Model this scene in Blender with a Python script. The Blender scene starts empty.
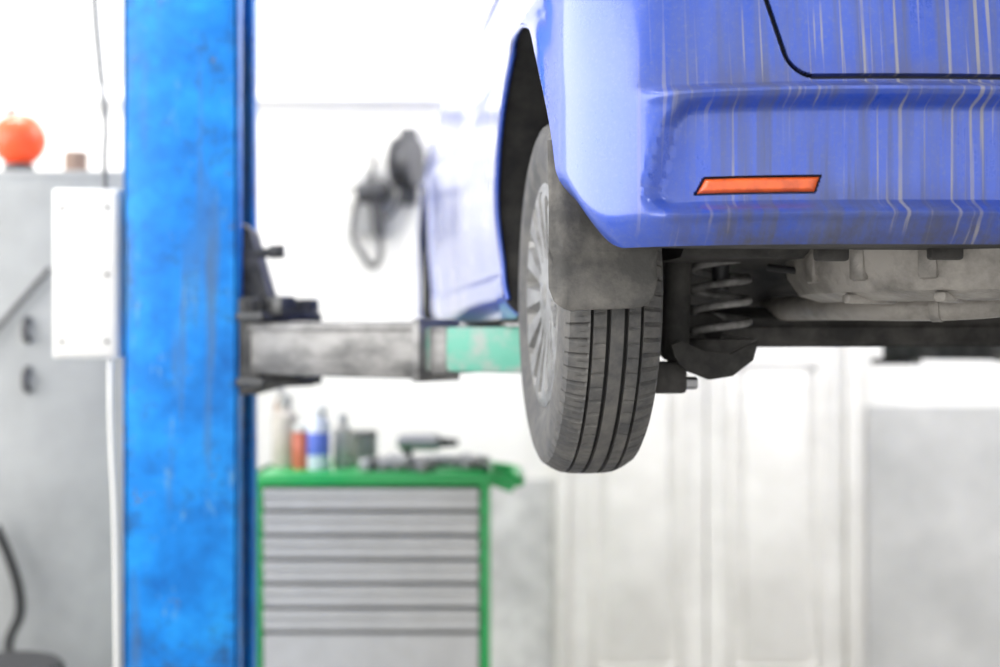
import bpy, bmesh, math, random
from mathutils import Vector, Matrix
random.seed(4)
scene = bpy.context.scene
FZ = -1.55   # floor level (camera height = 0)

# ------------------------------------------------------------------ helpers
def mat(name, col, rough=0.5, metal=0.0, col2=None, scale=5.0, lo=0.4, hi=0.65, bump=0.0, bscale=30,
        coat=0.0, emis=None, estr=0.0, stretch=(1,1,1), detail=6, trans=0.0):
    m = bpy.data.materials.new(name); m.use_nodes = True
    nt = m.node_tree; b = nt.nodes["Principled BSDF"]
    b.inputs["Base Color"].default_value = (*col, 1)
    b.inputs["Roughness"].default_value = rough
    b.inputs["Metallic"].default_value = metal
    b.inputs["Coat Weight"].default_value = coat
    b.inputs["Transmission Weight"].default_value = trans
    if emis:
        b.inputs["Emission Color"].default_value = (*emis, 1)
        b.inputs["Emission Strength"].default_value = estr
    tc = nt.nodes.new("ShaderNodeTexCoord")
    mp = nt.nodes.new("ShaderNodeMapping"); mp.inputs["Scale"].default_value = stretch
    nt.links.new(tc.outputs["Object"], mp.inputs[0])
    if col2:
        n = nt.nodes.new("ShaderNodeTexNoise"); n.inputs["Scale"].default_value = scale
        n.inputs["Detail"].default_value = detail; n.inputs["Roughness"].default_value = 0.65
        nt.links.new(mp.outputs[0], n.inputs["Vector"])
        r = nt.nodes.new("ShaderNodeValToRGB")
        r.color_ramp.elements[0].position = lo; r.color_ramp.elements[0].color = (*col, 1)
        r.color_ramp.elements[1].position = hi; r.color_ramp.elements[1].color = (*col2, 1)
        nt.links.new(n.outputs["Fac"], r.inputs[0]); nt.links.new(r.outputs[0], b.inputs["Base Color"])
    if bump > 0:
        n2 = nt.nodes.new("ShaderNodeTexNoise"); n2.inputs["Scale"].default_value = bscale
        n2.inputs["Detail"].default_value = 5
        nt.links.new(mp.outputs[0], n2.inputs["Vector"])
        bp = nt.nodes.new("ShaderNodeBump"); bp.inputs["Strength"].default_value = bump
        bp.inputs["Distance"].default_value = 0.01
        nt.links.new(n2.outputs["Fac"], bp.inputs["Height"]); nt.links.new(bp.outputs[0], b.inputs["Normal"])
    return m

def empty(name, loc=(0,0,0), rz=0.0):
    e = bpy.data.objects.new(name, None); e.location = loc; e.rotation_euler = (0,0,rz)
    e.empty_display_size = 0.1
    scene.collection.objects.link(e); return e

def link(name, me, mats, parent=None, smooth=False, ang=35):
    for m in (mats if isinstance(mats, (list,tuple)) else [mats]): me.materials.append(m)
    o = bpy.data.objects.new(name, me); scene.collection.objects.link(o)
    if parent: o.parent = parent
    if smooth:
        me.shade_smooth(); me.set_sharp_from_angle(angle=math.radians(ang))
    return o

def bm_obj(name, bm, mats, parent=None, smooth=False, ang=35):
    bmesh.ops.recalc_face_normals(bm, faces=bm.faces)
    me = bpy.data.meshes.new(name); bm.to_mesh(me); bm.free()
    return link(name, me, mats, parent, smooth, ang)

def add_box(bm, c, s, rot=(0,0,0), bev=0.0, seg=2, mi=0):
    r = bmesh.ops.create_cube(bm, size=1.0)
    vs = r['verts']
    for v in vs: v.co = Vector((v.co.x*s[0], v.co.y*s[1], v.co.z*s[2]))
    es = list({e for v in vs for e in v.link_edges})
    fs = set(f for v in vs for f in v.link_faces)
    if bev > 0:
        rr = bmesh.ops.bevel(bm, geom=es, offset=bev, segments=seg, affect='EDGES', profile=0.5)
        fs = set(f for v in rr['verts'] for f in v.link_faces) | set(f for f in fs if f.is_valid)
        vs = list({v for f in fs for v in f.verts})
    from mathutils import Euler
    M = Matrix.Translation(c) @ Euler(rot).to_matrix().to_4x4()
    for v in vs: v.co = M @ v.co
    for f in fs:
        if f.is_valid: f.material_index = mi
    return vs

def box(name, c, s, m, parent=None, rot=(0,0,0), bev=0.0, seg=2):
    bm = bmesh.new(); add_box(bm, (0,0,0), s, (0,0,0), bev, seg)
    o = bm_obj(name, bm, m, parent, bev > 0, 40); o.location = c; o.rotation_euler = rot
    return o

def cyl_between(name, p1, p2, r, m, parent=None, seg=32, r2=None, bev=0.0):
    p1, p2 = Vector(p1), Vector(p2); d = p2-p1
    bm = bmesh.new()
    bmesh.ops.create_cone(bm, cap_ends=True, segments=seg, radius1=r, radius2=(r if r2 is None else r2), depth=d.length)
    if bev > 0:
        es = [e for e in bm.edges if len(e.link_faces)==2 and any(len(f.verts)>4 for f in e.link_faces)]
        bmesh.ops.bevel(bm, geom=es, offset=bev, segments=2, affect='EDGES')
    o = bm_obj(name, bm, m, parent, True, 40)
    o.location = (p1+p2)/2; o.rotation_euler = d.to_track_quat('Z','Y').to_euler()
    return o

def lathe(name, prof, m, parent=None, loc=(0,0,0), rot=(0,0,0), seg=40, ang=35, matf=None):
    """prof: list of (r, z)"""
    bm = bmesh.new(); rings = []
    for (r, z) in prof:
        if r < 1e-5: rings.append([bm.verts.new((0,0,z))])
        else: rings.append([bm.verts.new((r*math.cos(2*math.pi*i/seg), r*math.sin(2*math.pi*i/seg), z)) for i in range(seg)])
    for k in range(len(rings)-1):
        a, b = rings[k], rings[k+1]
        for i in range(seg):
            j = (i+1) % seg
            if len(a)==1 and len(b)==1: continue
            if len(a)==1: f = bm.faces.new((a[0], b[i], b[j]))
            elif len(b)==1: f = bm.faces.new((a[i], a[j], b[0]))
            else: f = bm.faces.new((a[i], a[j], b[j], b[i]))
            if matf: f.material_index = matf(k)
    o = bm_obj(name, bm, m, parent, True, ang); o.location = loc; o.rotation_euler = rot
    return o

def tube(name, pts, r, m, parent=None, cyclic=False, smooth=True, res=8):
    cu = bpy.data.curves.new(name, 'CURVE'); cu.dimensions = '3D'; cu.bevel_depth = r; cu.bevel_resolution = 4
    cu.use_fill_caps = True
    sp = cu.splines.new('NURBS' if smooth else 'POLY'); sp.points.add(len(pts)-1)
    for i, p in enumerate(pts): sp.points[i].co = (*p, 1)
    sp.use_cyclic_u = cyclic
    if smooth: sp.use_endpoint_u = True; sp.order_u = 3; sp.resolution_u = res
    cu.materials.append(m)
    o = bpy.data.objects.new(name, cu); scene.collection.objects.link(o)
    if parent: o.parent = parent
    return o

def ss(a, b, x):
    t = max(0.0, min(1.0, (x-a)/(b-a))); return t*t*(3-2*t)

# ------------------------------------------------------------------ materials
M_wall = mat("white_plaster", (0.88,0.865,0.83), 0.8, col2=(0.78,0.765,0.73), scale=1.6, lo=0.45, hi=0.8, bump=0.15, bscale=25)
M_dado = mat("grey_dado_paint", (0.46,0.46,0.45), 0.6, col2=(0.60,0.595,0.58), scale=3, lo=0.35, hi=0.7, bump=0.1)
M_floor = mat("concrete_floor", (0.42,0.41,0.39), 0.6, col2=(0.30,0.29,0.28), scale=3, bump=0.2)
M_ceil = mat("ceiling_white", (0.85,0.85,0.85), 0.8)
M_door = mat("door_white_paint", (0.84,0.82,0.78), 0.4, col2=(0.74,0.72,0.68), scale=4)
M_frame = mat("window_frame_white", (0.9,0.9,0.9), 0.4)
M_black = mat("black_plastic", (0.02,0.02,0.022), 0.5)
M_seal = mat("seal_black", (0.012,0.014,0.03), 0.6)
M_under = mat("dusty_underbody", (0.016,0.0155,0.015), 0.8, col2=(0.085,0.08,0.075), scale=11, lo=0.42, hi=0.8, bump=0.4, bscale=40)
M_well = mat("wheel_well_liner", (0.015,0.015,0.017), 0.85, col2=(0.045,0.043,0.04), scale=12, bump=0.3)
M_tank = mat("underbody_shield_grey", (0.33,0.31,0.285), 0.5, metal=0.2, col2=(0.09,0.085,0.078), scale=9, lo=.42, hi=.70, bump=0.5)
M_flap = mat("mud_flap_rubber", (0.07,0.068,0.065), 0.7, col2=(0.18,0.17,0.155), scale=16, lo=0.4, hi=0.72, bump=0.25, bscale=60)
M_alu = mat("hubcap_silver", (0.31,0.31,0.31), 0.5, metal=0.4, col2=(0.14,0.135,0.125), scale=14, lo=0.42, hi=0.70)
M_spring = mat("spring_grey", (0.24,0.235,0.23), 0.6, metal=0.1, col2=(0.08,0.078,0.075), scale=30)
M_armgrey = mat("lift_arm_worn_grey", (0.085,0.085,0.085), 0.5, metal=0.3, col2=(0.29,0.285,0.28), scale=9, lo=0.36, hi=0.64, bump=0.25, stretch=(.6,1,1.5))
M_armdark = mat("lift_dark_steel", (0.035,0.037,0.04), 0.5, metal=0.4, col2=(0.11,0.11,0.11), scale=18, bump=0.3)
M_mint = mat("lift_mint_green", (0.10,0.38,0.28), 0.5, col2=(0.28,0.34,0.31), scale=12, lo=0.44, hi=0.62, bump=0.2)
M_boxw = mat("control_box_white", (0.80,0.80,0.78), 0.45, col2=(0.72,0.71,0.69), scale=6)
M_green = mat("toolchest_green", (0.015,0.38,0.09), 0.4, coat=0.3)
M_drawer = mat("toolchest_grey", (0.60,0.60,0.59), 0.4, metal=0.1, col2=(0.54,0.54,0.53), scale=8)
M_drawer_d = mat("toolchest_shadowgap", (0.22,0.22,0.22), 0.6)
M_cab = mat("grey_cabinet", (0.36,0.37,0.37), 0.6, col2=(0.26,0.27,0.27), scale=2.5, lo=0.35, hi=0.7, bump=0.1)
M_orange = mat("beacon_orange", (0.85,0.08,0.02), 0.35, emis=(1,.12,.03), estr=.2)
M_steel = mat("tool_steel", (0.30,0.30,0.31), 0.4, metal=0.6)
M_tooldark = mat("tool_dark", (0.06,0.06,0.065), 0.5)
M_rubber_hose = mat("hose_black", (0.02,0.02,0.02), 0.5)

# blue worn lift paint
def lift_blue():
    m = bpy.data.materials.new("lift_blue_paint"); m.use_nodes = True
    nt = m.node_tree; b = nt.nodes["Principled BSDF"]; L = nt.links.new
    b.inputs["Roughness"].default_value = 0.4
    b.inputs["Specular IOR Level"].default_value = 0.3
    tc = nt.nodes.new("ShaderNodeTexCoord")
    def noise(scale, det, ro, st=(1,1,1)):
        mp = nt.nodes.new("ShaderNodeMapping"); mp.inputs["Scale"].default_value = st
        L(tc.outputs["Object"], mp.inputs[0])
        n = nt.nodes.new("ShaderNodeTexNoise"); n.inputs["Scale"].default_value = scale
        n.inputs["Detail"].default_value = det; n.inputs["Roughness"].default_value = ro
        L(mp.outputs[0], n.inputs["Vector"]); return n
    n1 = noise(6, 8, .7)
    r = nt.nodes.new("ShaderNodeValToRGB"); e = r.color_ramp.elements
    e[0].position = 0.3; e[0].color = (0.0,0.11,0.42,1); e[1].position = 0.7; e[1].color = (0.015,0.33,0.84,1)
    x = e.new(0.5); x.color = (0.003,0.21,0.68,1)
    L(n1.outputs["Fac"], r.inputs[0])
    def over(src, noi, p0, p1, col, f=1.0):
        rr = nt.nodes.new("ShaderNodeValToRGB"); rr.color_ramp.elements[0].position = p0; rr.color_ramp.elements[1].position = p1
        rr.color_ramp.elements[1].color = (f,f,f,1)
        L(noi.outputs["Fac"], rr.inputs[0])
        mx = nt.nodes.new("ShaderNodeMixRGB"); mx.inputs[2].default_value = col
        L(rr.outputs[0], mx.inputs[0]); L(src, mx.inputs[1]); return mx.outputs[0]
    o = over(r.outputs[0], noise(11, 10, .8), .53, .67, (0.02,0.08,0.20,1), .85)
    o = over(o, noise(22, 6, .7, (1,1,.35)), .60, .67, (0.14,0.35,0.55,1), .75)
    o = over(o, noise(3, 3, .5, (6,1,.5)), .56, .72, (0.09,0.14,0.18,1), .65)
    o = over(o, noise(17, 8, .8), .63, .66, (0.14,0.12,0.10,1), .85)
    L(o, b.inputs["Base Color"])
    return m
M_blue = lift_blue()

# dusty blue car paint with vertical dirt runs
def car_paint():
    m = bpy.data.materials.new("car_paint_blue"); m.use_nodes = True
    nt = m.node_tree; b = nt.nodes["Principled BSDF"]; L = nt.links.new
    tc = nt.nodes.new("ShaderNodeTexCoord")
    def noise(scale, st, det=6, ro=0.6):
        mp = nt.nodes.new("ShaderNodeMapping"); mp.inputs["Scale"].default_value = st
        L(tc.outputs["Object"], mp.inputs[0])
        n = nt.nodes.new("ShaderNodeTexNoise"); n.inputs["Scale"].default_value = scale
        n.inputs["Detail"].default_value = det; n.inputs["Roughness"].default_value = ro
        L(mp.outputs[0], n.inputs["Vector"]); return n
    def ramp(src, p0, p1, c0=(0,0,0,1), c1=(1,1,1,1)):
        r = nt.nodes.new("ShaderNodeValToRGB"); e = r.color_ramp.elements
        e[0].position=p0; e[0].color=c0; e[1].position=p1; e[1].color=c1
        L(src, r.inputs[0]); return r
    def math_(op, a, bb):
        n = nt.nodes.new("ShaderNodeMath"); n.operation = op; n.use_clamp = True
        for i, s in enumerate((a, bb)):
            if isinstance(s, (int, float)): n.inputs[i].default_value = s
            else: L(s, n.inputs[i])
        return n.outputs[0]
    def mix(a, c, f):
        mx = nt.nodes.new("ShaderNodeMixRGB"); mx.inputs[2].default_value = (*c,1)
        if isinstance(a, tuple): mx.inputs[1].default_value=(*a,1)
        else: L(a, mx.inputs[1])
        L(f, mx.inputs[0]); return mx.outputs[0]
    def mrange(src, a, bb, c, d):
        n = nt.nodes.new("ShaderNodeMapRange"); n.inputs[1].default_value=a; n.inputs[2].default_value=bb
        n.inputs[3].default_value=c; n.inputs[4].default_value=d; L(src, n.inputs[0]); return n.outputs[0]
    sx = nt.nodes.new("ShaderNodeSeparateXYZ"); L(tc.outputs["Object"], sx.inputs[0])
    rear = mrange(sx.outputs["Y"], -.46, -.53, 0, 1)
    # thin pale runs
    a1 = ramp(noise(1.0, (170, 8, 2.2), 1.5, 0.5).outputs["Fac"], 0.60, 0.66)
    br = ramp(noise(6, (1.4,1,.7), 3).outputs["Fac"], 0.42, 0.60)
    s1 = math_('MULTIPLY', math_('MULTIPLY', a1.outputs[0], br.outputs[0]), rear)
    s1 = math_('MULTIPLY', s1, .75)
    # wide soft grey-brown runs
    a2 = ramp(noise(1.0, (60, 6, 1.7), 5, 0.65).outputs["Fac"], 0.46, 0.66)
    s2 = math_('MULTIPLY', math_('MULTIPLY', a2.outputs[0], rear), .62)
    # dust film
    dr = ramp(noise(5, (1,1,0.7), 9, 0.75).outputs["Fac"], 0.42, 0.78)
    d1 = math_('MULTIPLY', dr.outputs[0], 0.40)
    fr = ramp(noise(150, (1,1,1), 4, 0.8).outputs["Fac"], 0.52, 0.70)
    f1 = math_('MULTIPLY', fr.outputs[0], 0.25)
    gn = ramp(noise(14, (1,1,.6), 8, .75).outputs["Fac"], .30, .62)
    gz = mrange(sx.outputs["Z"], .215, .125, 0, .9)
    gr = math_('MULTIPLY', math_('MULTIPLY', gz, rear), gn.outputs[0])
    # grime gathered on the shelf below the tailgate
    sh = math_('MULTIPLY', mrange(sx.outputs["Z"], .318, .336, 0, 1), mrange(sx.outputs["Z"], .385, .345, 0, 1))
    sh = math_('MULTIPLY', math_('MULTIPLY', sh, rear), math_('MULTIPLY', gn.outputs[0], .55))
    film = math_('ADD', d1, f1)
    c = mix((0.014,0.072,0.50), (0.19,0.225,0.31), film)
    c = mix(c, (0.105,0.115,0.155), s2)
    c = mix(c, (0.12,0.115,0.12), sh)
    c = mix(c, (0.075,0.072,0.075), gr)
    c = mix(c, (0.36,0.345,0.32), s1)
    L(c, b.inputs["Base Color"])
    tot = math_('ADD', math_('ADD', film, s1), math_('ADD', gr, math_('ADD', s2, sh)))
    L(mrange(tot, 0, 1, .27, .65), b.inputs["Roughness"])
    L(mrange(tot, 0, 1, .9, .2), b.inputs["Coat Weight"])
    b.inputs["Metallic"].default_value = 0.2
    b.inputs["Coat Roughness"].default_value = 0.08
    return m
M_paint = car_paint()
M_reflector = mat("reflector_amber", (0.80,0.12,0.015), 0.4, coat=.4, col2=(.50,.07,.015), scale=40, lo=.42, hi=.72)
M_glass = mat("car_glass", (0.10,0.12,0.14), 0.05, coat=1.0)

# tyre rubber
M_tyre = mat("tyre_rubber", (0.07,0.07,0.072), 0.75, col2=(0.155,0.148,0.137), scale=20, lo=0.4, hi=0.75, bump=0.15, bscale=90)
M_tyre_g = mat("tyre_groove", (0.014,0.014,0.014), 0.9)

# ------------------------------------------------------------------ room
WY = 6.3; XL = -3.4; XR = 4.6; ZT = 2.45; YB = -3.5
def shell(name, boxes, m):
    bm = bmesh.new()
    for (x0,x1,y0,y1,z0,z1) in boxes: add_box(bm, ((x0+x1)/2,(y0+y1)/2,(z0+z1)/2), (x1-x0,y1-y0,z1-z0))
    return bm_obj(name, bm, m)
shell("floor", [(XL-.2,XR+.2,YB,WY+.2,FZ-.1,FZ)], M_floor)
shell("ceiling", [(XL-.2,XR+.2,YB,WY+.2,ZT,ZT+.1)], M_ceil)
w1 = (-2.02,-0.28,1.08,2.1); w2 = (-3.15,-2.2,0.98,2.1)
shell("wall_back", [
    (XL-.2,XR+.2,WY,WY+.2,FZ,0.98),
    (XL-.2,w2[0],WY,WY+.2,0.98,ZT), (w2[1],w1[0],WY,WY+.2,0.98,ZT), (w1[1],XR+.2,WY,WY+.2,0.98,ZT),
    (w1[0],w1[1],WY,WY+.2,0.98,w1[2]), (w1[0],w1[1],WY,WY+.2,w1[3],ZT), (w2[0],w2[1],WY,WY+.2,w2[3],ZT)], M_wall)
# left wall with a long unseen opening, added to brighten the car flank
shell("wall_left", [
    (XL-.2,XL,YB,WY,FZ,-0.3), (XL-.2,XL,YB,WY,2.2,ZT), (XL-.2,XL,YB,-0.5,-0.3,2.2), (XL-.2,XL,4.8,WY,-0.3,2.2)], M_wall)
shell("wall_right", [(XR,XR+.2,YB,WY,FZ,ZT)], M_wall)
def window(name, x0,x1,z0,z1, n):
    e = empty(name, (0,0,0)); t=.05
    bm = bmesh.new()
    for (a,b,c,d) in [(x0,x1,z0,z0+t),(x0,x1,z1-t,z1),(x0,x0+t,z0,z1),(x1-t,x1,z0,z1)]:
        add_box(bm, ((a+b)/2, WY+.06, (c+d)/2), (b-a,.06,d-c))
    for i in range(1,n):
        x = x0+(x1-x0)*i/n; add_box(bm, (x, WY+.06, (z0+z1)/2), (.04,.05,z1-z0))
    bm_obj("frame", bm, M_frame, e)
    box("sill", ((x0+x1)/2, WY-.02, z0-.015), (x1-x0+.1,.10,.03), M_frame, e, bev=.005)
window("window_1", *w1, 3); window("window_2", *w2, 2)

# dado painted areas and trims
shell("trim_dado", [(1.66,XR,WY-.012,WY+.001,FZ,-0.327)], M_dado)
M_dado2 = mat("wall_lower_stained", (0.66,0.66,0.64), 0.7, col2=(0.46,0.46,0.45), scale=5, bump=0.2)
shell("trim_dado.001", [(-0.6,0.24,WY-.010,WY+.001,FZ,-0.66)], M_dado2)

# door
d = empty("door_1", (0,0,0))
bm = bmesh.new()
DX0, DX1, DZ1 = 0.25, 1.62, 0.62
add_box(bm, (DX0+.03,WY-.03,(FZ+DZ1)/2), (.06,.07,DZ1-FZ), bev=.006)
add_box(bm, (DX1-.03,WY-.03,(FZ+DZ1)/2), (.06,.07,DZ1-FZ), bev=.006)
add_box(bm, ((DX0+DX1)/2,WY-.03,DZ1), (DX1-DX0,.07,.07), bev=.006)
bm_obj("frame", bm, M_door, d, True)
def leaf(nm, x0, x1):
    bm = bmesh.new()
    add_box(bm, ((x0+x1)/2,WY-.012,(FZ+.01+DZ1)/2), (x1-x0,.03,DZ1-FZ-.02))
    st = .10
    for (a,b) in ((FZ+.03,-.12),(.0,DZ1-.12)):
        for (c,s) in [(((x0+x1)/2,WY-.034,a+.012),(x1-x0-2*st,.02,.025)), (((x0+x1)/2,WY-.034,b-.012),(x1-x0-2*st,.02,.025)),
                      ((x0+st+.012,WY-.034,(a+b)/2),(.025,.02,b-a)), ((x1-st-.012,WY-.034,(a+b)/2),(.025,.02,b-a))]:
            add_box(bm, c, s, bev=.005)
        add_box(bm, ((x0+x1)/2,WY-.032,(a+b)/2), (x1-x0-2*st-.14,.02,b-a-.08), bev=.008)
    return bm_obj(nm, bm, M_door, d, True)
leaf("leaf_left", DX0+.065, .925); leaf("leaf_right", .935, DX1-.065)

# ------------------------------------------------------------------ car
YAW = math.radians(6.5)
car = empty("car", (0.88, 2.483, 0.0), YAW)
A=.86
def v_of_u(u): return -.1-.5*max(0.0,1-(abs(u)/A)**3.5)**(1/3.5)
def u_of_v(v): return A*max(0.0,1-((-.1-v)/.5)**3.5)**(1/3.5)
cols = [(0.0, v_of_u(0))]
u = 0.0
while u < .778:
    u += .0015 if .525 <= u <= .60 else (.002 if .505 <= u <= .70 else (.005 if u > .42 else .012))
    cols.append((-u, v_of_u(u)))
v = v_of_u(u)
while v < -.1:
    v = v+.007
    if v < -.1: cols.append((-u_of_v(v), v))
cols.append((-A, -.1))
v = -.1
while v < 2.57:
    step = .012 if (v < .55 or 1.95 < v) else .03
    if 1.29 < v < 1.35: step=.004
    v += step; cols.append((-A, v))
for i in range(1, 29):
    t = i/28*math.pi/2
    cols.append((-A*max(0,math.cos(t))**(2/2.8), v+.62*math.sin(t)**(2/2.8)))
cols[-1] = (0.0, cols[-1][1])
N = len(cols)
norms = []
for i in range(N):
    a = Vector(cols[max(0,i-1)]); b = Vector(cols[min(N-1,i+1)])
    t = (b-a).normalized(); norms.append(Vector((-t.y, t.x)))
for i in range(N):
    if norms[i].dot(Vector(cols[i])-Vector((0,1.3))) < 0: norms[i] = -norms[i]
norms[0] = Vector((0,-1)); norms[-1] = Vector((0,1))
zl = []
z = .125
while z < .705:
    zl.append(z)
    z += .002 if (.336 <= z <= .46 or .182 <= z <= .220) else (.004 if z < .47 else .015)
zl.append(.72)
def zb(v): return .121 - .091*ss(.10,.36,v) + .03*ss(2.7,3.1,v) + .079*ss(-.455,-.335,v)*(1-ss(-.3,-.2,v))
def zt(v): return .72 - .25*ss(1.9,3.3,v)
AC = [(0.0,.183), (2.45,.17)]; ARS=[.342,.352]
def gap_sd(u, z):   # tailgate outline
    uL = -.566-.32*(z-.388); r=.032
    dx = uL-u+r; dz = .349-z+r
    return math.hypot(max(dx,0),max(dz,0))+min(max(dx,dz),0)-r
def rec_sd(u, z):   # bumper recess
    uL = -.712-.033*(.32-z)/.15; r=.035
    dx = uL-u+r; zc=(.316+.168)/2; dz = abs(z-zc)-(.316-.168)/2+r
    return math.hypot(max(dx,0),max(dz,0))+min(max(dx,dz),0)-r
RZ0,RZ1=.1925,.2120
def rl(z): return -.682+.55*(z-RZ0)
def rr_(z): return -.518+.35*(z-RZ1)
def slot_sd(u, z):
    return max(rl(z)-u, u-rr_(z), RZ0-z, z-RZ1)-.0018
def off(u, v, n, z, slot=True):
    o = 0.0
    dd = z-zb(v)
    if dd < .05: o -= .028*(1-dd/.05)**2.2
    rw = ss(.15,.85,-n.y)
    fw = ss(.6,.95,abs(n.x))
    if z > .34: o -= .03*((z-.34)/.38)**1.8*(1-rw)
    au = -abs(u)
    if rw > 0:
        o -= rw*.03*ss(.329,.343,z)*ss(-.76,-.62,au)
        o -= rw*.14*max(0,z-.345)
        o += rw*.010*math.exp(-((z-.326)/.009)**2)*ss(-.76,-.68,au)
        s = rec_sd(au,z); o -= rw*.024*ss(.004,-.014,s)
        g = gap_sd(au,z)
        o -= .014*(1-ss(.0018,.0034,abs(g)))
        if slot and slot_sd(au,z) < 0: o -= .007
        o += rw*.006*math.exp(-((z-.160)/.006)**2)*ss(-.74,-.70,au)
    if fw > 0 and v > -.36:
        o -= .006*fw*ss(-.36,-.1,v)*(1-ss(.5,1.3,v))
        o += .012*fw*ss(1.2,2.2,v)
        for (cv,cz),AR in zip(AC,ARS):
            R = math.hypot(v-cv, z-cz); o += .006*ss(AR+.06,AR+.015,R)*ss(-.36,-.2,v)
        o -= .02*ss(.28,.05,z)*ss(.15,.35,v)*ss(2.3,2.0,v)
        sd_ = ss(.125,.105,z)*ss(.3,.42,v)*ss(2.15,2.0,v)
        o += .012*sd_*fw
        o += .006*math.exp(-((z-.52)/.012)**2)
        if abs(v-1.32) < .003 and z > .14: o -= .01
    return o
bm = bmesh.new()
L_, R_ = [], []
for i,(u,v) in enumerate(cols):
    n = norms[i]; lc, rc = [], []
    for zr in zl:
        if zr < .27: 
            z = zb(v)+(zr-.125)*(.27-zb(v))/.145
            if zr > .175 and v < -.47: z = zr
        else: z = .27+(zr-.27)*(zt(v)-.27)/.45
        o = off(u,v,n,z)
        x, y = u+n.x*o, v+n.y*o
        if i in (0, N-1): x = 0
        a = bm.verts.new((x,y,z)); lc.append(a)
        rc.append(a if i in (0,N-1) else bm.verts.new((-x,y,z)))
    L_.append(lc); R_.append(rc)
K = len(zl)
for i in range(N-1):
    um = (cols[i][0]+cols[i+1][0])/2; vm=(cols[i][1]+cols[i+1][1])/2
    for k in range(K-1):
        zm = (zl[k]+zl[k+1])/2
        mi = 0
        if -norms[i].y > .3 and (abs(gap_sd(um,zm)) < .0028 or slot_sd(um,zm) < 0.0005): mi = 1
        f = bm.faces.new((L_[i][k],L_[i+1][k],L_[i+1][k+1],L_[i][k+1])); f.material_index = mi
        f = bm.faces.new((R_[i][k],R_[i][k+1],R_[i+1][k+1],R_[i+1][k])); f.material_index = mi
    for k, mi in ((0,2),(K-1,0)):
        vs = [L_[i][k],L_[i+1][k],R_[i+1][k],R_[i][k]]
        u_ = []
        for q in vs:
            if q not in u_: u_.append(q)
        f = bm.faces.new(u_); f.material_index = mi
body = bm_obj("body_shell", bm, [M_paint, M_seal, M_under, M_well], car, False)
bpy.context.view_layer.update()
for (cv,cz),AR in zip(AC,ARS):
    for s in (-1,1):
        bmc = bmesh.new()
        bmesh.ops.create_cone(bmc, cap_ends=True, segments=96, radius1=AR, radius2=AR, depth=.34)
        cut = bm_obj("cut", bmc, [M_well])
        cut.parent = car
        cut.location = (s*.79, cv, cz); cut.rotation_euler = (0, math.radians(90), 0)
        bpy.context.view_layer.update()
        md = body.modifiers.new("b", 'BOOLEAN'); md.operation='DIFFERENCE'; md.object = cut; md.solver='EXACT'
        try: md.material_mode = 'TRANSFER'
        except Exception: pass
        bpy.context.view_layer.objects.active = body
        bpy.ops.object.modifier_apply(modifier=md.name)
        bpy.data.objects.remove(cut)
body.data.shade_smooth(); body.data.set_sharp_from_angle(angle=math.radians(38))

# rolled arch lips
for (cv,cz),AR in zip(AC,ARS):
    for s in (-1,1):
        pts=[]
        for k in range(61):
            a = math.radians(-28 + 236*k/60)
            vv = cv+ (AR-.003)*math.cos(a); z=cz+(AR-.003)*math.sin(a)
            if z < zb(vv)+.01: continue
            uu = (u_of_v(vv) if vv < -.1 else A)
            e=1e-3; t=Vector((u_of_v(min(vv,-.101)+0)-u_of_v(min(vv,-.101)-e), e)); nn=Vector((-t.y,t.x)).normalized() if vv<-.1 else Vector((-1,0))
            o = off(-uu, vv, nn, z)
            pts.append((s*(uu+o-.006), vv, z))
        tube("arch_lip", pts, .005, M_paint, car)

# greenhouse
bm = bmesh.new()
lv = [(.715,.83,-.47,2.45),(.80,.81,-.42,2.20),(.95,.76,-.33,1.85),(1.08,.69,-.22,1.45),(1.14,.62,-.05,1.25),(1.155,.45,.1,1.1)]
rings=[]
for (z,a,v0,v1) in lv:
    ring=[]; c=(v0+v1)/2; h=(v1-v0)/2
    for k in range(64):
        t=2*math.pi*k/64; ct,st=math.cos(t),math.sin(t)
        ring.append(bm.verts.new((a*math.copysign(abs(ct)**(2/6),ct), c+h*math.copysign(abs(st)**(2/6),st), z)))
    rings.append(ring)
for k in range(len(rings)-1):
    for i in range(64):
        j=(i+1)%64; f=bm.faces.new((rings[k][i],rings[k][j],rings[k+1][j],rings[k+1][i]))
        vm=sum(q.co.y for q in f.verts)/4; um=abs(sum(q.co.x for q in f.verts)/4)
        pillar = (um>.5 and (abs(vm-.85)<.06 or vm<.0)) or (um>.55 and (vm>1.75))
        f.material_index = 1 if (k in (0,1,2) and not pillar) else 0
bm.faces.new(rings[-1]); bm.faces.new(rings[0])
bm_obj("greenhouse", bm, [M_paint, M_glass], car, True, 40)

# reflectors (both sides)
def surf(u, z, extra=0.0):
    v = v_of_u(u); e=1e-3
    t = Vector((e, v_of_u(abs(u)-e)-v)) if u<0 else Vector((1,0))
    n = Vector((t.y,-t.x)).normalized()
    if n.y > 0: n=-n
    o = off(u,v,n,z,False)+extra
    return Vector((u+n.x*o, v+n.y*o, z))
for s in (-1,1):
    bm=bmesh.new(); grid=[]
    nu=50; nz=10
    for i in range(nu+1):
        f=i/nu
        col=[]
        for j in range(nz+1):
            g=j/nz; z=RZ0+(RZ1-RZ0)*g
            u=rl(z)+(rr_(z)-rl(z))*f
            edge=min(1,min(f,1-f)*14)*min(1,min(g,1-g)*5)
            p=surf(u, z, -.004+.005*edge**.5); col.append(bm.verts.new((p.x*(-s),p.y,p.z)))
        grid.append(col)
    for i in range(nu):
        for j in range(nz): bm.faces.new((grid[i][j],grid[i+1][j],grid[i+1][j+1],grid[i][j+1]))
    bm_obj("reflector", bm, M_reflector, car, True, 60)

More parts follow.
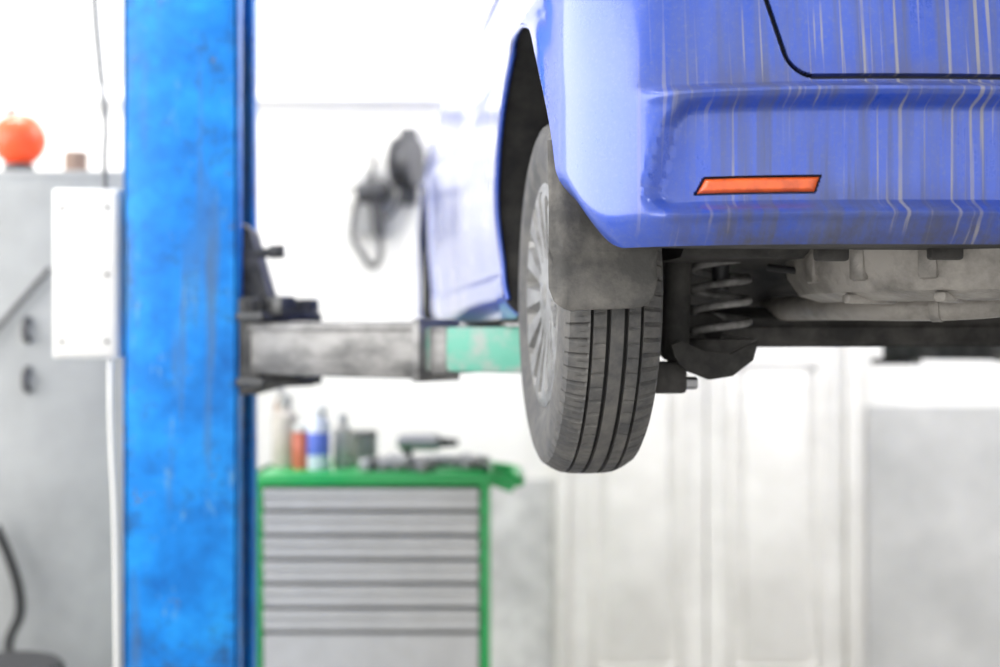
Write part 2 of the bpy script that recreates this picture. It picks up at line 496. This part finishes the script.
# ---- wheel
def build_tyre(name, loc, side, parent):
    prof=[]
    Ro=.306; WS=.875
    def P(a,r,k=0): prof.append((a,r,k))   # k: 0 plain, 1 shoulder block, 2 groove, 3 rib
    P(-.066,.185); P(-.078,.19); P(-.088,.215); P(-.0925,.24); P(-.0905,.262); P(-.086,.277); P(-.080,.288,1)
    for a in (-.0745,-.068,-.062,-.056,-.050): P(a, Ro-.0165*(abs(a)/.0745)**3.0 +.0015, 1)
    def groove(a0,a1):
        r0=Ro-.004*(abs(a0)/.06)**2; r1=Ro-.004*(abs(a1)/.06)**2
        P(a0,r0,3); P(a0+.0008,r0-.008,2); P(a1-.0008,r1-.008,2); P(a1,r1,3)
    groove(-.047,-.041); P(-.034,Ro-.001,3); P(-.026,Ro-.0006,3); groove(-.020,-.012); P(-.006,Ro,3); P(.004,Ro,3)
    groove(.011,.019); P(.026,Ro-.0006,3); P(.034,Ro-.001,3); groove(.041,.047)
    for a in (.050,.056,.062,.068,.0745): P(a, Ro-.0165*(abs(a)/.0745)**3.0+.0015, 1)
    P(.080,.288,1); P(.086,.277); P(.0905,.262); P(.0925,.24); P(.088,.215); P(.083,.208); P(.078,.19); P(.066,.185)
    pitch=78; per=6; S=pitch*per
    bm=bmesh.new(); rings=[]
    for (a,r,k) in prof:
        ring=[]
        for i in range(S):
            sk = .020*(abs(a)/.0745)**1.5
            th = 2*math.pi*i/S + sk
            rr=r
            if k==1 and i%per==0 : rr-=.0065
            if k==1 and abs(a)<.0795 and i%per==3 and abs(a)<.066: rr-=.0025
            if k==3 and 0.022<abs(a)<.037 and i%per==2: rr-=.0035
            ring.append(bm.verts.new((a*side*WS, rr*math.cos(th), rr*math.sin(th))))
        rings.append(ring)
    for q in range(len(prof)-1):
        for i in range(S):
            j=(i+1)%S
            f=bm.faces.new((rings[q][i],rings[q][j],rings[q+1][j],rings[q+1][i]))
            if prof[q][2]==2 and prof[q+1][2]==2: f.material_index=1
    o=bm_obj(name,bm,[M_tyre,M_tyre_g],parent,True,28); o.location=loc
    return o
def build_wheel(side, v):
    c=(side*.741, v, .0657)
    build_tyre("tyre", c, side, car)
    rot=(0, side*math.radians(90), 0)
    lathe("rim", [(.186,-.075),(.186,-.07),(.178,-.06),(.172,.0),(.175,.05),(.186,.062),(.192,.066),(.192,.070),(.186,.072),(.180,.064)], M_alu, car, c, rot, 64)
    lathe("brake_drum", [(0,-.04),(.115,-.04),(.12,-.03),(.12,.02),(.10,.03),(0,.03)], M_under, car, c, rot, 40)
    bm=bmesh.new()
    ns=14; seg=ns*8; rad=[.03,.05,.065,.09,.12,.15,.168,.178,.190,.194]
    hgt=[.068,.068,.066,.067,.071,.074,.076,.074,.070,.062]
    R=[]
    cv=bm.verts.new((.070*side,0,0))
    for q,r in enumerate(rad):
        ring=[]
        for i in range(seg):
            t=2*math.pi*i/seg; h=hgt[q]; ph=i%8
            if 3<=q<=6 and ph in (3,4,5): h-=.022
            ring.append(bm.verts.new((h*side, r*math.cos(t), r*math.sin(t))))
        R.append(ring)
    for i in range(seg): bm.faces.new((cv,R[0][i],R[0][(i+1)%seg]))
    for q in range(len(rad)-1):
        for i in range(seg):
            j=(i+1)%seg; f=bm.faces.new((R[q][i],R[q][j],R[q+1][j],R[q+1][i]))
            if 3<=q<6 and i%8 in (3,4): f.material_index=1
    o=bm_obj("hubcap",bm,[M_alu,M_black],car,True,30); o.location=c
    lathe("hub_cap_badge", [(0,.006),(.016,.005),(.026,0),(.028,-.006)], M_alu, car, (c[0]+side*.068,c[1],c[2]), rot, 32)
build_wheel(-1, 0.0); build_wheel(1, 0.0)
for s in (-1,1):
    lathe("brake_disc", [(0,-.02),(.03,-.02),(.03,.0),(.07,.0),(.075,-.03),(.125,-.03),(.125,-.05),(.06,-.05),(0,-.05)], M_steel, car, (s*.70,2.45,.17), (0,s*math.radians(90),0), 40)
    box("brake_caliper", (s*.66,2.36,.19), (.08,.06,.13), M_under, car, bev=.012)
    cyl_between("front_strut", (s*.62,2.45,.15), (s*.60,2.45,.5), .03, M_under, car)
# mud flaps
for s in (-1,1):
    bm=bmesh.new(); g=[]
    nx,nz=24,26
    for i in range(nx+1):
        f=i/nx; u=-.850+.163*f
        col=[]
        for j in range(nz+1):
            h=j/nz
            bot=.033; c_=.035
            e=min(f,1-f)*.163
            if e<c_: bot += c_-math.sqrt(max(0,c_*c_-(c_-e)**2))
            bot += .006*f
            top=.29-.07*ss(.05,.5,f)
            z=bot+(top-bot)*h
            arch=-math.sqrt(max(0,.336**2-(z-.183)**2))
            v=arch if z>.18 else -.336+.012*ss(.18,.03,z)
            if z<.12: v -= .016*ss(.12,.03,z)
            v += .012*(1-ss(0,.14,f))
            v -= .004*math.exp(-((z-.12)/.006)**2)
            col.append(bm.verts.new((u*(-s),v,z)))
        g.append(col)
    for i in range(nx):
        for j in range(nz): bm.faces.new((g[i][j],g[i+1][j],g[i+1][j+1],g[i][j+1]))
    o=bm_obj("mud_flap",bm,M_flap,car,True,60)
    md=o.modifiers.new("s",'SOLIDIFY'); md.thickness=.007
    md2=o.modifiers.new("b",'BEVEL'); md2.width=.002; md2.limit_method='ANGLE'
# suspension
for s in (-1,1):
    cyl_between("shock_absorber", (s*.582,-.045,.22), (s*.586,-.03,-.045), .0235, M_under, car, bev=.003)
    cyl_between("shock_rod_boot", (s*.586,-.03,-.045), (s*.587,-.028,-.10), .014, M_under, car)
    box("shock_bracket", (s*.60,-.03,-.075), (.06,.05,.055), M_under, car, bev=.008)
    cyl_between("shock_bolt", (s*.55,-.035,-.085), (s*.65,-.035,-.085), .011, M_steel, car, seg=6)
    pts=[]
    turns=4.2
    for k in range(int(turns*20)+1):
        t=k/20*2*math.pi; f=k/(turns*20)
        r=.048 if f<.85 else .048-.01*(f-.85)/.15
        pts.append((s*.503+r*math.cos(t), -.02+r*math.sin(t), -.015+.155*f))
    tube("coil_spring", pts, .0066, M_spring, car)
    cyl_between("bump_stop", (s*.503,-.02,.15),(s*.503,-.02,.075),.018,M_black,car,r2=.014)
    lathe("spring_seat", [(0,-.02),(.03,-.022),(.052,-.008),(.062,.004),(.058,.006),(.03,-.006),(0,-.006)], M_under, car, (s*.503,-.02,-.015), (0,0,0), 40)
    bm=bmesh.new()
    prof=[(-.105,-.012),(-.095,-.045),(-.055,-.072),(-.01,-.078),(.035,-.062),(.055,-.04),(.062,-.02),(.045,-.012),(0.0,-.03),(-.05,-.035)]
    a=[bm.verts.new((s*(.55+p[0]*.9), -.085, p[1])) for p in prof]
    b=[bm.verts.new((s*(.55+p[0]*.9), -.075, p[1])) for p in prof]
    n=len(prof)
    bm.faces.new(a); bm.faces.new(b[::-1])
    for i in range(n): bm.faces.new((a[i],a[(i+1)%n],b[(i+1)%n],b[i]))
    bm_obj("trailing_arm_plate",bm,M_under,car)
    tube("trailing_arm", [(s*.55,-.02,-.03),(s*.56,.12,-.02),(s*.55,.32,.02),(s*.54,.45,.05)], .032, M_under, car)
    cyl_between("stub_axle", (s*.50,0.04,.0),(s*.70,0,.066),.035,M_under,car)
cyl_between("brake_hose",(-.63,-.06,.16),(-.635,-.06,-.06),.004,M_black,car)
bm=bmesh.new()
sec=[(-.04,-.025),(-.045,.02),(-.02,.045),(.03,.05),(.06,.03),(.05,-.02)]
a=[bm.verts.new((-.56,p[0]+.10,p[1])) for p in sec]; b=[bm.verts.new((.56,p[0]+.10,p[1])) for p in sec]
bm.faces.new(a); bm.faces.new(b[::-1])
for i in range(6): bm.faces.new((a[i],a[(i+1)%6],b[(i+1)%6],b[i]))
bmesh.ops.bevel(bm, geom=[e for e in bm.edges if abs(e.verts[0].co.x-e.verts[1].co.x)>.5], offset=.01, segments=3, affect='EDGES')
bm_obj("axle_beam",bm,M_under,car,True,40)
# spare wheel well / tank
lathe("spare_wheel_well", [(.36,.085),(.355,.03),(.335,.0),(.30,-.012),(.22,-.014),(.2,-.006),(.12,-.006),(.1,-.013),(0,-.013)], M_tank, car, (-.06,-.17,.064), (0,0,0), 64)
for k in range(6):
    a=math.radians(200+k*28)
    box("stamped_rib", (-.06+.29*math.cos(a),-.17+.29*math.sin(a),.054), (.10,.02,.016), M_tank, car, (0,0,a), bev=.006)
for k in range(9):
    a=math.radians(188+k*19)
    box("well_side_rib", (-.06+.352*math.cos(a),-.17+.352*math.sin(a),.105), (.016,.03,.05), M_tank, car, (0,0,a), bev=.006)
box("muffler", (.30,-.30,.07), (.50,.20,.12), M_tank, car, (0,0,0), bev=.045, seg=5)
tube("exhaust_pipe", [(.05,-.30,.07),(-.10,-.33,.050),(-.22,-.28,.040),(-.34,-.12,.045),(-.38,.2,.045),(-.2,.5,.03),(-.1,1.2,.02),(-.1,2.3,.02)], .022, M_tank, car)
lathe("exhaust_clamp",[(.022,-.008),(.025,-.008),(.025,.008),(.022,.008)],M_tank,car,(-.22,-.265,.043),(math.radians(90),0,math.radians(50)),24)
tube("exhaust_tail_pipe", [(.52,-.30,.06),(.60,-.34,.04),(.62,-.45,.05),(.62,-.56,.06)], .022, M_steel, car)
tube("panhard_rod", [(-.48,.10,.02),(-.1,.12,.01),(.15,.12,-.02),(.5,.12,-.03)], .013, M_under, car)
box("fuel_tank", (.0,.62,.035), (.95,.55,.10), M_under, car, bev=.04, seg=4)
tube("brake_line", [(-.45,-.12,.11),(-.35,-.2,.09),(-.2,-.45,.1),(0,-.5,.105)], .006, M_black, car)
for (x,y) in ((-.45,-.42),(-.30,-.47),(-.05,-.5),(.2,-.5)):
    box("exhaust_hanger",(x,y,.116),(.05,.02,.022),M_under,car,bev=.005)

# ------------------------------------------------------------------ two-post lift
lift = empty("two_post_lift", (0,0,0))
def column(tag, xc, yc, yaw, sgn):
    e = bpy.data.objects.new("column_"+tag, None); scene.collection.objects.link(e); e.parent=lift
    e.location=(xc,yc,0); e.rotation_euler=(0,0,yaw)
    z0,z1=FZ,1.35; h=z1-z0; zc=(z0+z1)/2; w=.282; dd=.27; t=.012
    bm=bmesh.new()
    add_box(bm,(-sgn*(w/2-t/2),0,zc),(t,dd,h),bev=.003)
    add_box(bm,(0,-dd/2+t/2,zc),(w,t,h),bev=.004)
    add_box(bm,(0, dd/2-t/2,zc),(w,t,h),bev=.004)
    add_box(bm,(sgn*(w/2-t/2),-dd/2+.03,zc),(t,.06,h),bev=.003)
    add_box(bm,(sgn*(w/2-t/2), dd/2-.03,zc),(t,.06,h),bev=.003)
    bm_obj("post",bm,M_blue,e,True)
    box("base_plate",(0,0,FZ+.012),(.46,.42,.024),M_blue,e,bev=.004)
    for (x,y) in ((-.19,-.17),(.19,-.17),(-.19,.17),(.19,.17)):
        cyl_between("anchor_bolt",(x,y,FZ+.02),(x,y,FZ+.07),.012,M_steel,e,seg=6)
    box("carriage",(0,0,.30),(.20,.22,.95),M_armdark,e,bev=.01)
    box("carriage_plate",(sgn*.165,0,-.03),(.05,.26,.24),M_armdark,e,bev=.006)
    bmg=bmesh.new()
    pr=[(.13,.28),(.155,.26),(.20,.10),(.20,.06),(.13,.06)]
    a=[bmg.verts.new((sgn*p[0],-.06,p[1])) for p in pr]; b=[bmg.verts.new((sgn*p[0],.08,p[1])) for p in pr]
    n=len(pr); bmg.faces.new(a); bmg.faces.new(b[::-1])
    for i in range(n): bmg.faces.new((a[i],a[(i+1)%n],b[(i+1)%n],b[i]))
    bm_obj("carriage_gusset",bmg,M_armdark,e)
    cyl_between("release_knob",(sgn*.15,-.05,.20),(sgn*.235,-.05,.205),.012,M_armdark,e)
    cyl_between("release_knob_head",(sgn*.205,-.05,.204),(sgn*.24,-.05,.206),.017,M_armdark,e)
    return e
column("left",-.782,3.535,0,1)
column("right",2.32,3.90,0,-1)
def arm(tag, p0, p1, zc, minner):
    p0=Vector(p0); p1=Vector(p1); dv=p1-p0; Ln=dv.length; a=math.atan2(dv.y,dv.x)
    e=bpy.data.objects.new("arm_"+tag,None); scene.collection.objects.link(e); e.parent=lift
    e.location=(p0.x,p0.y,zc); e.rotation_euler=(0,0,a)
    bm=bmesh.new(); L1=Ln*.60
    add_box(bm,(L1/2-.02,0,0),(L1+.04,.13,.128),bev=.008)
    add_box(bm,(L1/2-.02,-.067,.052),(L1+.02,.006,.018),bev=.002)
    add_box(bm,(L1-.012,0,0),(.022,.145,.140),bev=.004)
    bm_obj("outer_tube",bm,M_armgrey,e,True)
    bm=bmesh.new(); add_box(bm,(L1+(Ln-L1)/2-.04,0,.002),(Ln-L1+.10,.10,.098),bev=.007)
    bm_obj("inner_tube",bm,minner,e,True)
    box("inner_tube_stop",(L1+.035,0,.0),(.05,.104,.104),M_armgrey,e,bev=.004)
    cyl_between("pivot_pin",(0,0,-.10),(0,0,.13),.028,M_armdark,e)
    box("pivot_clevis_top",(-.01,0,.078),(.16,.18,.022),M_armdark,e,bev=.004)
    box("pivot_clevis_bottom",(-.01,0,-.083),(.16,.18,.022),M_armdark,e,bev=.004)
    bmg=bmesh.new(); nt_=24; vs=[]
    for i in range(nt_*2):
        t=2*math.pi*i/(nt_*2); r=.088 if i%2 else .074
        vs.append(((r*math.cos(t-.06),r*math.sin(t-.06))))
    bot=[bmg.verts.new((x,y,.09)) for x,y in vs]; top=[bmg.verts.new((x,y,.118)) for x,y in vs]
    bmg.faces.new(bot[::-1]); bmg.faces.new(top)
    for i in range(len(vs)): bmg.faces.new((bot[i],bot[(i+1)%len(vs)],top[(i+1)%len(vs)],top[i]))
    bm_obj("locking_gear",bmg,M_armdark,e)
    box("lock_block",(.075,-.03,.105),(.05,.05,.045),M_armdark,e,bev=.006)
    cyl_between("pad_screw",(Ln,0,-.03),(Ln,0,.05),.025,M_steel,e)
    lathe("lift_pad",[(0,0),(.06,0),(.062,.006),(.062,.022),(.056,.026),(0,.026)],M_black,e,(Ln,0,.040),(0,0,0),32)
    box("pad_foot",(Ln-.02,0,-.055),(.13,.11,.02),M_black,e,bev=.004)
arm("rear_left",(-.575,3.46),(.16,2.90),-.037,M_mint)
arm("front_left",(-.575,3.60),(-.05,4.40),-.037,M_mint)
arm("rear_right",(2.11,3.80),(1.50,3.02),-.037,M_armdark)
arm("front_right",(2.11,3.95),(1.30,4.62),-.037,M_armdark)

# control box on the column
cb=empty("control_box",(0,0,0))
box("housing",(-1.021,3.48,.148),(.164,.12,.418),M_boxw,cb,bev=.006)
box("mounting_bracket",(-.932,3.50,.148),(.014,.08,.36),M_black,cb)
bm=bmesh.new()
add_box(bm,(-1.021,3.417,.148),(.150,.008,.402),bev=.003)
bm_obj("cover",bm,M_boxw,cb,True)
for (x,z) in ((-.965,.31),(-1.077,.31),(-.965,-.02),(-1.077,-.02),(-.965,.145)):
    cyl_between("rivet",(x,3.414,z),(x,3.409,z),.005,M_tooldark,cb,seg=12)
tube("power_cable",[(-.965,3.44,-.06),(-.955,3.40,-.12),(-.950,3.39,-.25),(-.938,3.385,-.45),(-.935,3.385,-.70),(-.93,3.385,-1.2),(-.93,3.37,-1.5)],.006,mat("cable_white",(.75,.75,.73),.5))
tube("wall_cable",[(-1.05,3.52,1.4),(-1.03,3.51,.9),(-1.01,3.5,.68),(-.985,3.48,.52),(-.99,3.47,.44),(-.985,3.47,.357)],.006,mat("cable_grey",(.10,.10,.10),.5))

# ------------------------------------------------------------------ tool chest
tc=empty("tool_chest",(0,0,0))
CY=4.3; X0,X1=-.768,-.031; ZTOP=-.432
bm=bmesh.new(); dpt=.46
add_box(bm,(X0+.0155,CY+dpt/2,(ZTOP+FZ+.12)/2),(.031,dpt,ZTOP-FZ-.12),bev=.005)
add_box(bm,(X1-.0155,CY+dpt/2,(ZTOP+FZ+.12)/2),(.031,dpt,ZTOP-FZ-.12),bev=.005)
add_box(bm,((X0+X1)/2,CY+dpt/2,ZTOP-.02),(X1-X0+.012,dpt+.01,.04),bev=.006)
add_box(bm,((X0+X1)/2,CY+dpt/2,FZ+.14),(X1-X0,dpt,.04),bev=.005)
add_box(bm,((X0+X1)/2,CY+dpt-.01,(ZTOP+FZ+.12)/2),(X1-X0,.02,ZTOP-FZ-.12))
bm_obj("carcass",bm,M_green,tc,True)
box("inner_box",((X0+X1)/2,CY+dpt/2+.02,(ZTOP+FZ+.12)/2-.01),(X1-X0-.05,dpt-.08,ZTOP-FZ-.20),M_drawer_d,tc)
z=ZTOP-.046
hs=[.072]*6+[.42]
for k,h in enumerate(hs):
    bm=bmesh.new(); xa,xb=X0+.036,X1-.036
    if h<.2: prof=[(0.012,-h+.004),(0.0,-h+.006),(0.0,-.030),(-.016,-.022),(-.016,-.006),(-.010,-.003),(0.012,-.003)]
    else: prof=[(0.012,-h+.004),(0.0,-h+.006),(0.0,-.006),(0.012,-.003)]
    a=[bm.verts.new((xa,CY+p[0],z+p[1])) for p in prof]; b=[bm.verts.new((xb,CY+p[0],z+p[1])) for p in prof]
    n=len(prof); bm.faces.new(a); bm.faces.new(b[::-1])
    for i in range(n): bm.faces.new((a[i],a[(i+1)%n],b[(i+1)%n],b[i]))
    bm_obj("drawer_%d"%(k+1) if h<.2 else "lower_door",bm,M_drawer,tc)
    z-=h+.003
tube("push_handle",[(X1,CY+.05,ZTOP-.02),(X1+.08,CY+.05,ZTOP-.030),(X1+.095,CY+.08,ZTOP-.035),(X1+.095,CY+.36,ZTOP-.035),(X1+.08,CY+.41,ZTOP-.030),(X1,CY+.41,ZTOP-.02)],.019,M_green,tc)
box("handle_bracket",(X1+.035,CY+.05,ZTOP-.03),(.09,.03,.045),M_green,tc,(0,.35,0),bev=.006)
for (x,y) in ((X0+.08,CY+.08),(X1-.08,CY+.08),(X0+.08,CY+dpt-.08),(X1-.08,CY+dpt-.08)):
    cyl_between("caster",(x-.018,y,FZ+.05),(x+.018,y,FZ+.05),.05,M_black,tc,bev=.006)
    box("caster_fork",(x,y,FZ+.10),(.05,.06,.05),M_steel,tc,bev=.004)

# things on the chest
def bottle(name, x, y, r, h, col, capcol, neck=.45, band=None):
    m1=mat(name+"_body",col,.35); m2=mat(name+"_cap",capcol,.4); m3=mat(name+"_label",band or col,.5)
    pr=[(0,0),(r*.95,0),(r,.006),(r,h*.22),(r*1.002,h*.221),(r*1.002,h*.58),(r,h*.581),(r,h*.70),(r*neck*1.2,h*.80),(r*neck,h*.82),(r*neck,h*.84),(r*neck*1.15,h*.841),(r*neck*1.15,h*.98),(r*neck,h),(0,h)]
    lathe(name,pr,[m1,m2,m3],None,(x,y,ZTOP+.001),(0,0,0),32,matf=lambda k:(2 if k==4 else (1 if k>=10 else 0)))
bottle("oil_bottle",-.700,CY+.22,.042,.23,(.50,.46,.40),(.35,.35,.33))
bottle("paint_can",-.635,CY+.15,.030,.14,(.55,.14,.08),(.6,.6,.58),.8)
bottle("spray_can",-.578,CY+.13,.036,.20,(.62,.66,.76),(.75,.75,.73),.6,(.10,.16,.60))
bottle("cleaner_bottle",-.510,CY+.20,.030,.17,(.50,.48,.44),(.5,.5,.5))
bottle("grease_jar",-.450,CY+.30,.042,.11,(.34,.34,.33),(.2,.2,.2),.9)
bottle("thinner_can",-.735,CY+.36,.024,.27,(.38,.26,.18),(.4,.4,.4))
bm=bmesh.new()
for i in range(30):
    x=-.41+random.random()*.34; y=CY+.07+random.random()*.13; s=.02+random.random()*.026
    k=random.random()
    if k<.5:
        M=Matrix.Translation((x,y,ZTOP+s*.62))@Matrix.Rotation(random.random()*3,4,'Z')@Matrix.Rotation(math.pi/2,4,'X')
        bmesh.ops.create_cone(bm,cap_ends=True,segments=16,radius1=s*.55,radius2=s*.42,depth=s*2.2,matrix=M)
    else:
        add_box(bm,(x,y,ZTOP+s*.45),(s*3.0,s*.8,s*.8),(0,0,random.random()*3),bev=.004)
bm_obj("loose_tools_pile",bm,M_steel,None,True)
dr=empty("power_drill",(0,0,0))
cyl_between("motor_body",(-.34,CY+.36,ZTOP+.068),(-.20,CY+.34,ZTOP+.068),.028,M_steel,dr,bev=.006)
cyl_between("chuck",(-.20,CY+.34,ZTOP+.068),(-.14,CY+.33,ZTOP+.068),.018,M_tooldark,dr,r2=.012)
box("grip",(-.31,CY+.36,ZTOP+.032),(.032,.034,.06),M_tooldark,dr,bev=.008)

# ------------------------------------------------------------------ things on back wall
def P(px,py,y=6.2): return ((px-500)*y/1389, y, (333.5-py)*y/1389)
c=P(347,162); 
tube("hanging_hose_loop",[(c[0]+.11*math.cos(t*math.pi/8),6.24,c[2]+.12*math.sin(t*math.pi/8)) for t in range(16)],.009,mat("hose_grey",(.20,.20,.20),.5),None,True)
ht=empty("hanging_air_tool",(0,0,0))
x,_,zc=P(372,212)
tube("hook",[(x,6.30,zc+.24),(x,6.22,zc+.24),(x,6.20,zc+.18),(x,6.21,zc+.12)],.010,M_tooldark,ht)
cyl_between("tool_barrel",(x-.07,6.20,zc+.08),(x+.08,6.20,zc+.10),.045,M_tooldark,ht,bev=.01)
cyl_between("tool_grip",(x+.02,6.20,zc+.06),(x+.03,6.20,zc-.10),.028,M_tooldark,ht,bev=.006)
tube("tool_hose",[(x+.03,6.2,zc-.10),(x+.05,6.2,zc-.2),(x,6.2,zc-.26),(x-.05,6.2,zc-.18),(x-.10,6.2,zc-.1),(x-.07,6.22,zc+.05)],.014,M_tooldark,ht)
box("wall_plate",(x,6.285,zc+.05),(.16,.03,.30),mat("plate_grey",(.55,.55,.55),.5),ht,bev=.01)
hr=empty("hose_reel",(0,0,0))
x,_,zc=P(408,165)
lathe("drum",[(0,-.05),(.11,-.05),(.115,-.04),(.08,-.035),(.08,.035),(.115,.04),(.11,.05),(0,.05)],M_tooldark,hr,(x,6.12,zc),(math.radians(90),math.radians(0),math.radians(72)),40)
box("bracket",(x,6.25,zc),(.08,.10,.34),M_tooldark,hr,bev=.01)
tube("reel_hose",[(x-.02,6.12,zc-.1),(x-.04,6.14,zc-.2),(x-.12,6.18,zc-.26),(x-.18,6.2,zc-.15)],.010,M_tooldark,hr)

# ------------------------------------------------------------------ left cabinet
cab=empty("metal_cabinet",(0,0,0))
cy=4.55; cx0,cx1=-2.45,-1.06; ct=.535
box("carcass",((cx0+cx1)/2,cy+.25,(ct+FZ+.06)/2),(cx1-cx0,.5,ct-FZ-.06),M_cab,cab,bev=.01)
box("plinth",((cx0+cx1)/2,cy+.27,FZ+.03),(cx1-cx0-.06,.44,.06),M_black,cab)
for i,(a,b) in enumerate(((cx0+.02,-1.745),(-1.735,cx1-.02))):
    box("door_panel_%d"%(i+1),((a+b)/2,cy-.01,(ct+FZ)/2+.02),(b-a,.02,ct-FZ-.14),M_cab,cab,bev=.006)
for z in (P(0,330,4.5)[2],P(0,380,4.5)[2]):
    x=P(25,0,4.5)[0]
    tube("handle",[(x,cy-.02,z+.035),(x,cy-.05,z+.03),(x,cy-.05,z-.03),(x,cy-.02,z-.035)],.011,M_tooldark,cab)
tube("bracing_bar",[P(-30,360,4.50),P(50,268,4.50)],.009,M_tooldark,cab,smooth=False)
hh=empty("warning_beacon",(0,0,0)); x=P(17,0,4.7)[0]
lathe("dome",[(0,.0)]+[(.090*math.sin(math.radians(a)),.100-.090*math.cos(math.radians(a))) for a in range(25,180,9)]+[(0,.19)],M_orange,hh,(x,4.72,ct+.022),(0,0,0),40)
lathe("base",[(0,0),(.05,0),(.055,.006),(.05,.036),(0,.036)],M_tooldark,hh,(x,4.72,ct+.002),(0,0,0),40)
lathe("small_tin",[(0,0),(.04,0),(.04,.075),(.036,.08),(0,.08)],mat("tin_brown",(.25,.17,.13),.5),None,(P(76,0,4.7)[0],4.7,ct),(0,0,0))
tube("air_hose",[(-1.62,4.46,-.62),(-1.50,4.44,-.85),(-1.58,4.40,-1.00),(-1.42,4.2,-1.03),(-1.30,4.1,-1.10),(-1.25,4.15,-1.3),(-1.3,4.2,-1.52)],.016,M_rubber_hose)
st=empty("work_stool",(0,0,0))
lathe("seat",[(0,0),(.15,0),(.165,.012),(.165,.035),(.15,.05),(0,.052)],M_black,st,(-1.40,3.92,-.98),(0,0,0),40)
for k in range(4):
    a=math.pi/4+k*math.pi/2
    cyl_between("leg_%d"%(k+1),(-1.40+.10*math.cos(a),3.92+.10*math.sin(a),-.98),(-1.40+.19*math.cos(a),3.92+.19*math.sin(a),FZ+.002),.012,M_steel,st)
tube("foot_ring",[(-1.40+.15*math.cos(t*math.pi/8),3.92+.15*math.sin(t*math.pi/8),-1.3) for t in range(16)],.009,M_steel,st,True)

# ------------------------------------------------------------------ lights
LS=.36
def area(name, loc, tgt, sx, sy, e, col=(1,1,1)):
    l=bpy.data.lights.new(name,'AREA'); l.shape='RECTANGLE'; l.size=sx; l.size_y=sy; l.energy=e*LS; l.color=col
    o=bpy.data.objects.new(name,l); scene.collection.objects.link(o); o.location=loc
    o.rotation_euler=(Vector(tgt)-Vector(loc)).to_track_quat('-Z','Y').to_euler(); return o
M_tube=mat("added_lamp_tube",(1,1,1),.5,emis=(1,1,1),estr=4)
for i,(x,y,en) in enumerate(((-1.9,1.6,80),(-1.9,4.9,190),(.6,5.2,205),(1.0,-.6,45),(3.2,2.5,80),(3.0,5.2,195))):  # unseen lamps added to light the room, stronger towards the back wall
    f=empty("added_ceiling_lamp",(x,y,ZT-.06))
    box("housing",(0,0,.02),(1.3,.28,.05),M_frame,f,bev=.01)
    for k in (-1,1): cyl_between("tube_%d"%(1 if k<0 else 2),(-.6,k*.07,-.02),(.6,k*.07,-.02),.014,M_tube,f,seg=16)
    area("added_lamp_light",(x,y,ZT-.12),(x,y,0),1.25,.25,en)
area("left_fill_light",(XL-.1,2.1,1.0),(0,2.9,-.1),5.0,2.3,400,(1,.99,.97))  # fill light added at the left opening to brighten the car flank
w=bpy.data.worlds.new("World"); scene.world=w; w.use_nodes=True
bg=w.node_tree.nodes["Background"]; bg.inputs[0].default_value=(1,.995,.98,1); bg.inputs[1].default_value=1.65

scene.view_settings.view_transform='Standard'
scene.view_settings.look='None'
scene.view_settings.exposure=0.1

# ------------------------------------------------------------------ camera
cd=bpy.data.cameras.new("camera"); cam=bpy.data.objects.new("camera",cd); scene.collection.objects.link(cam)
cam.location=(0,0,0); cam.rotation_euler=(math.radians(90),0,0)
cd.lens=50; cd.sensor_width=36; cd.clip_start=.05
cd.dof.use_dof=True; cd.dof.focus_distance=2.05; cd.dof.aperture_fstop=1.8
scene.camera=cam
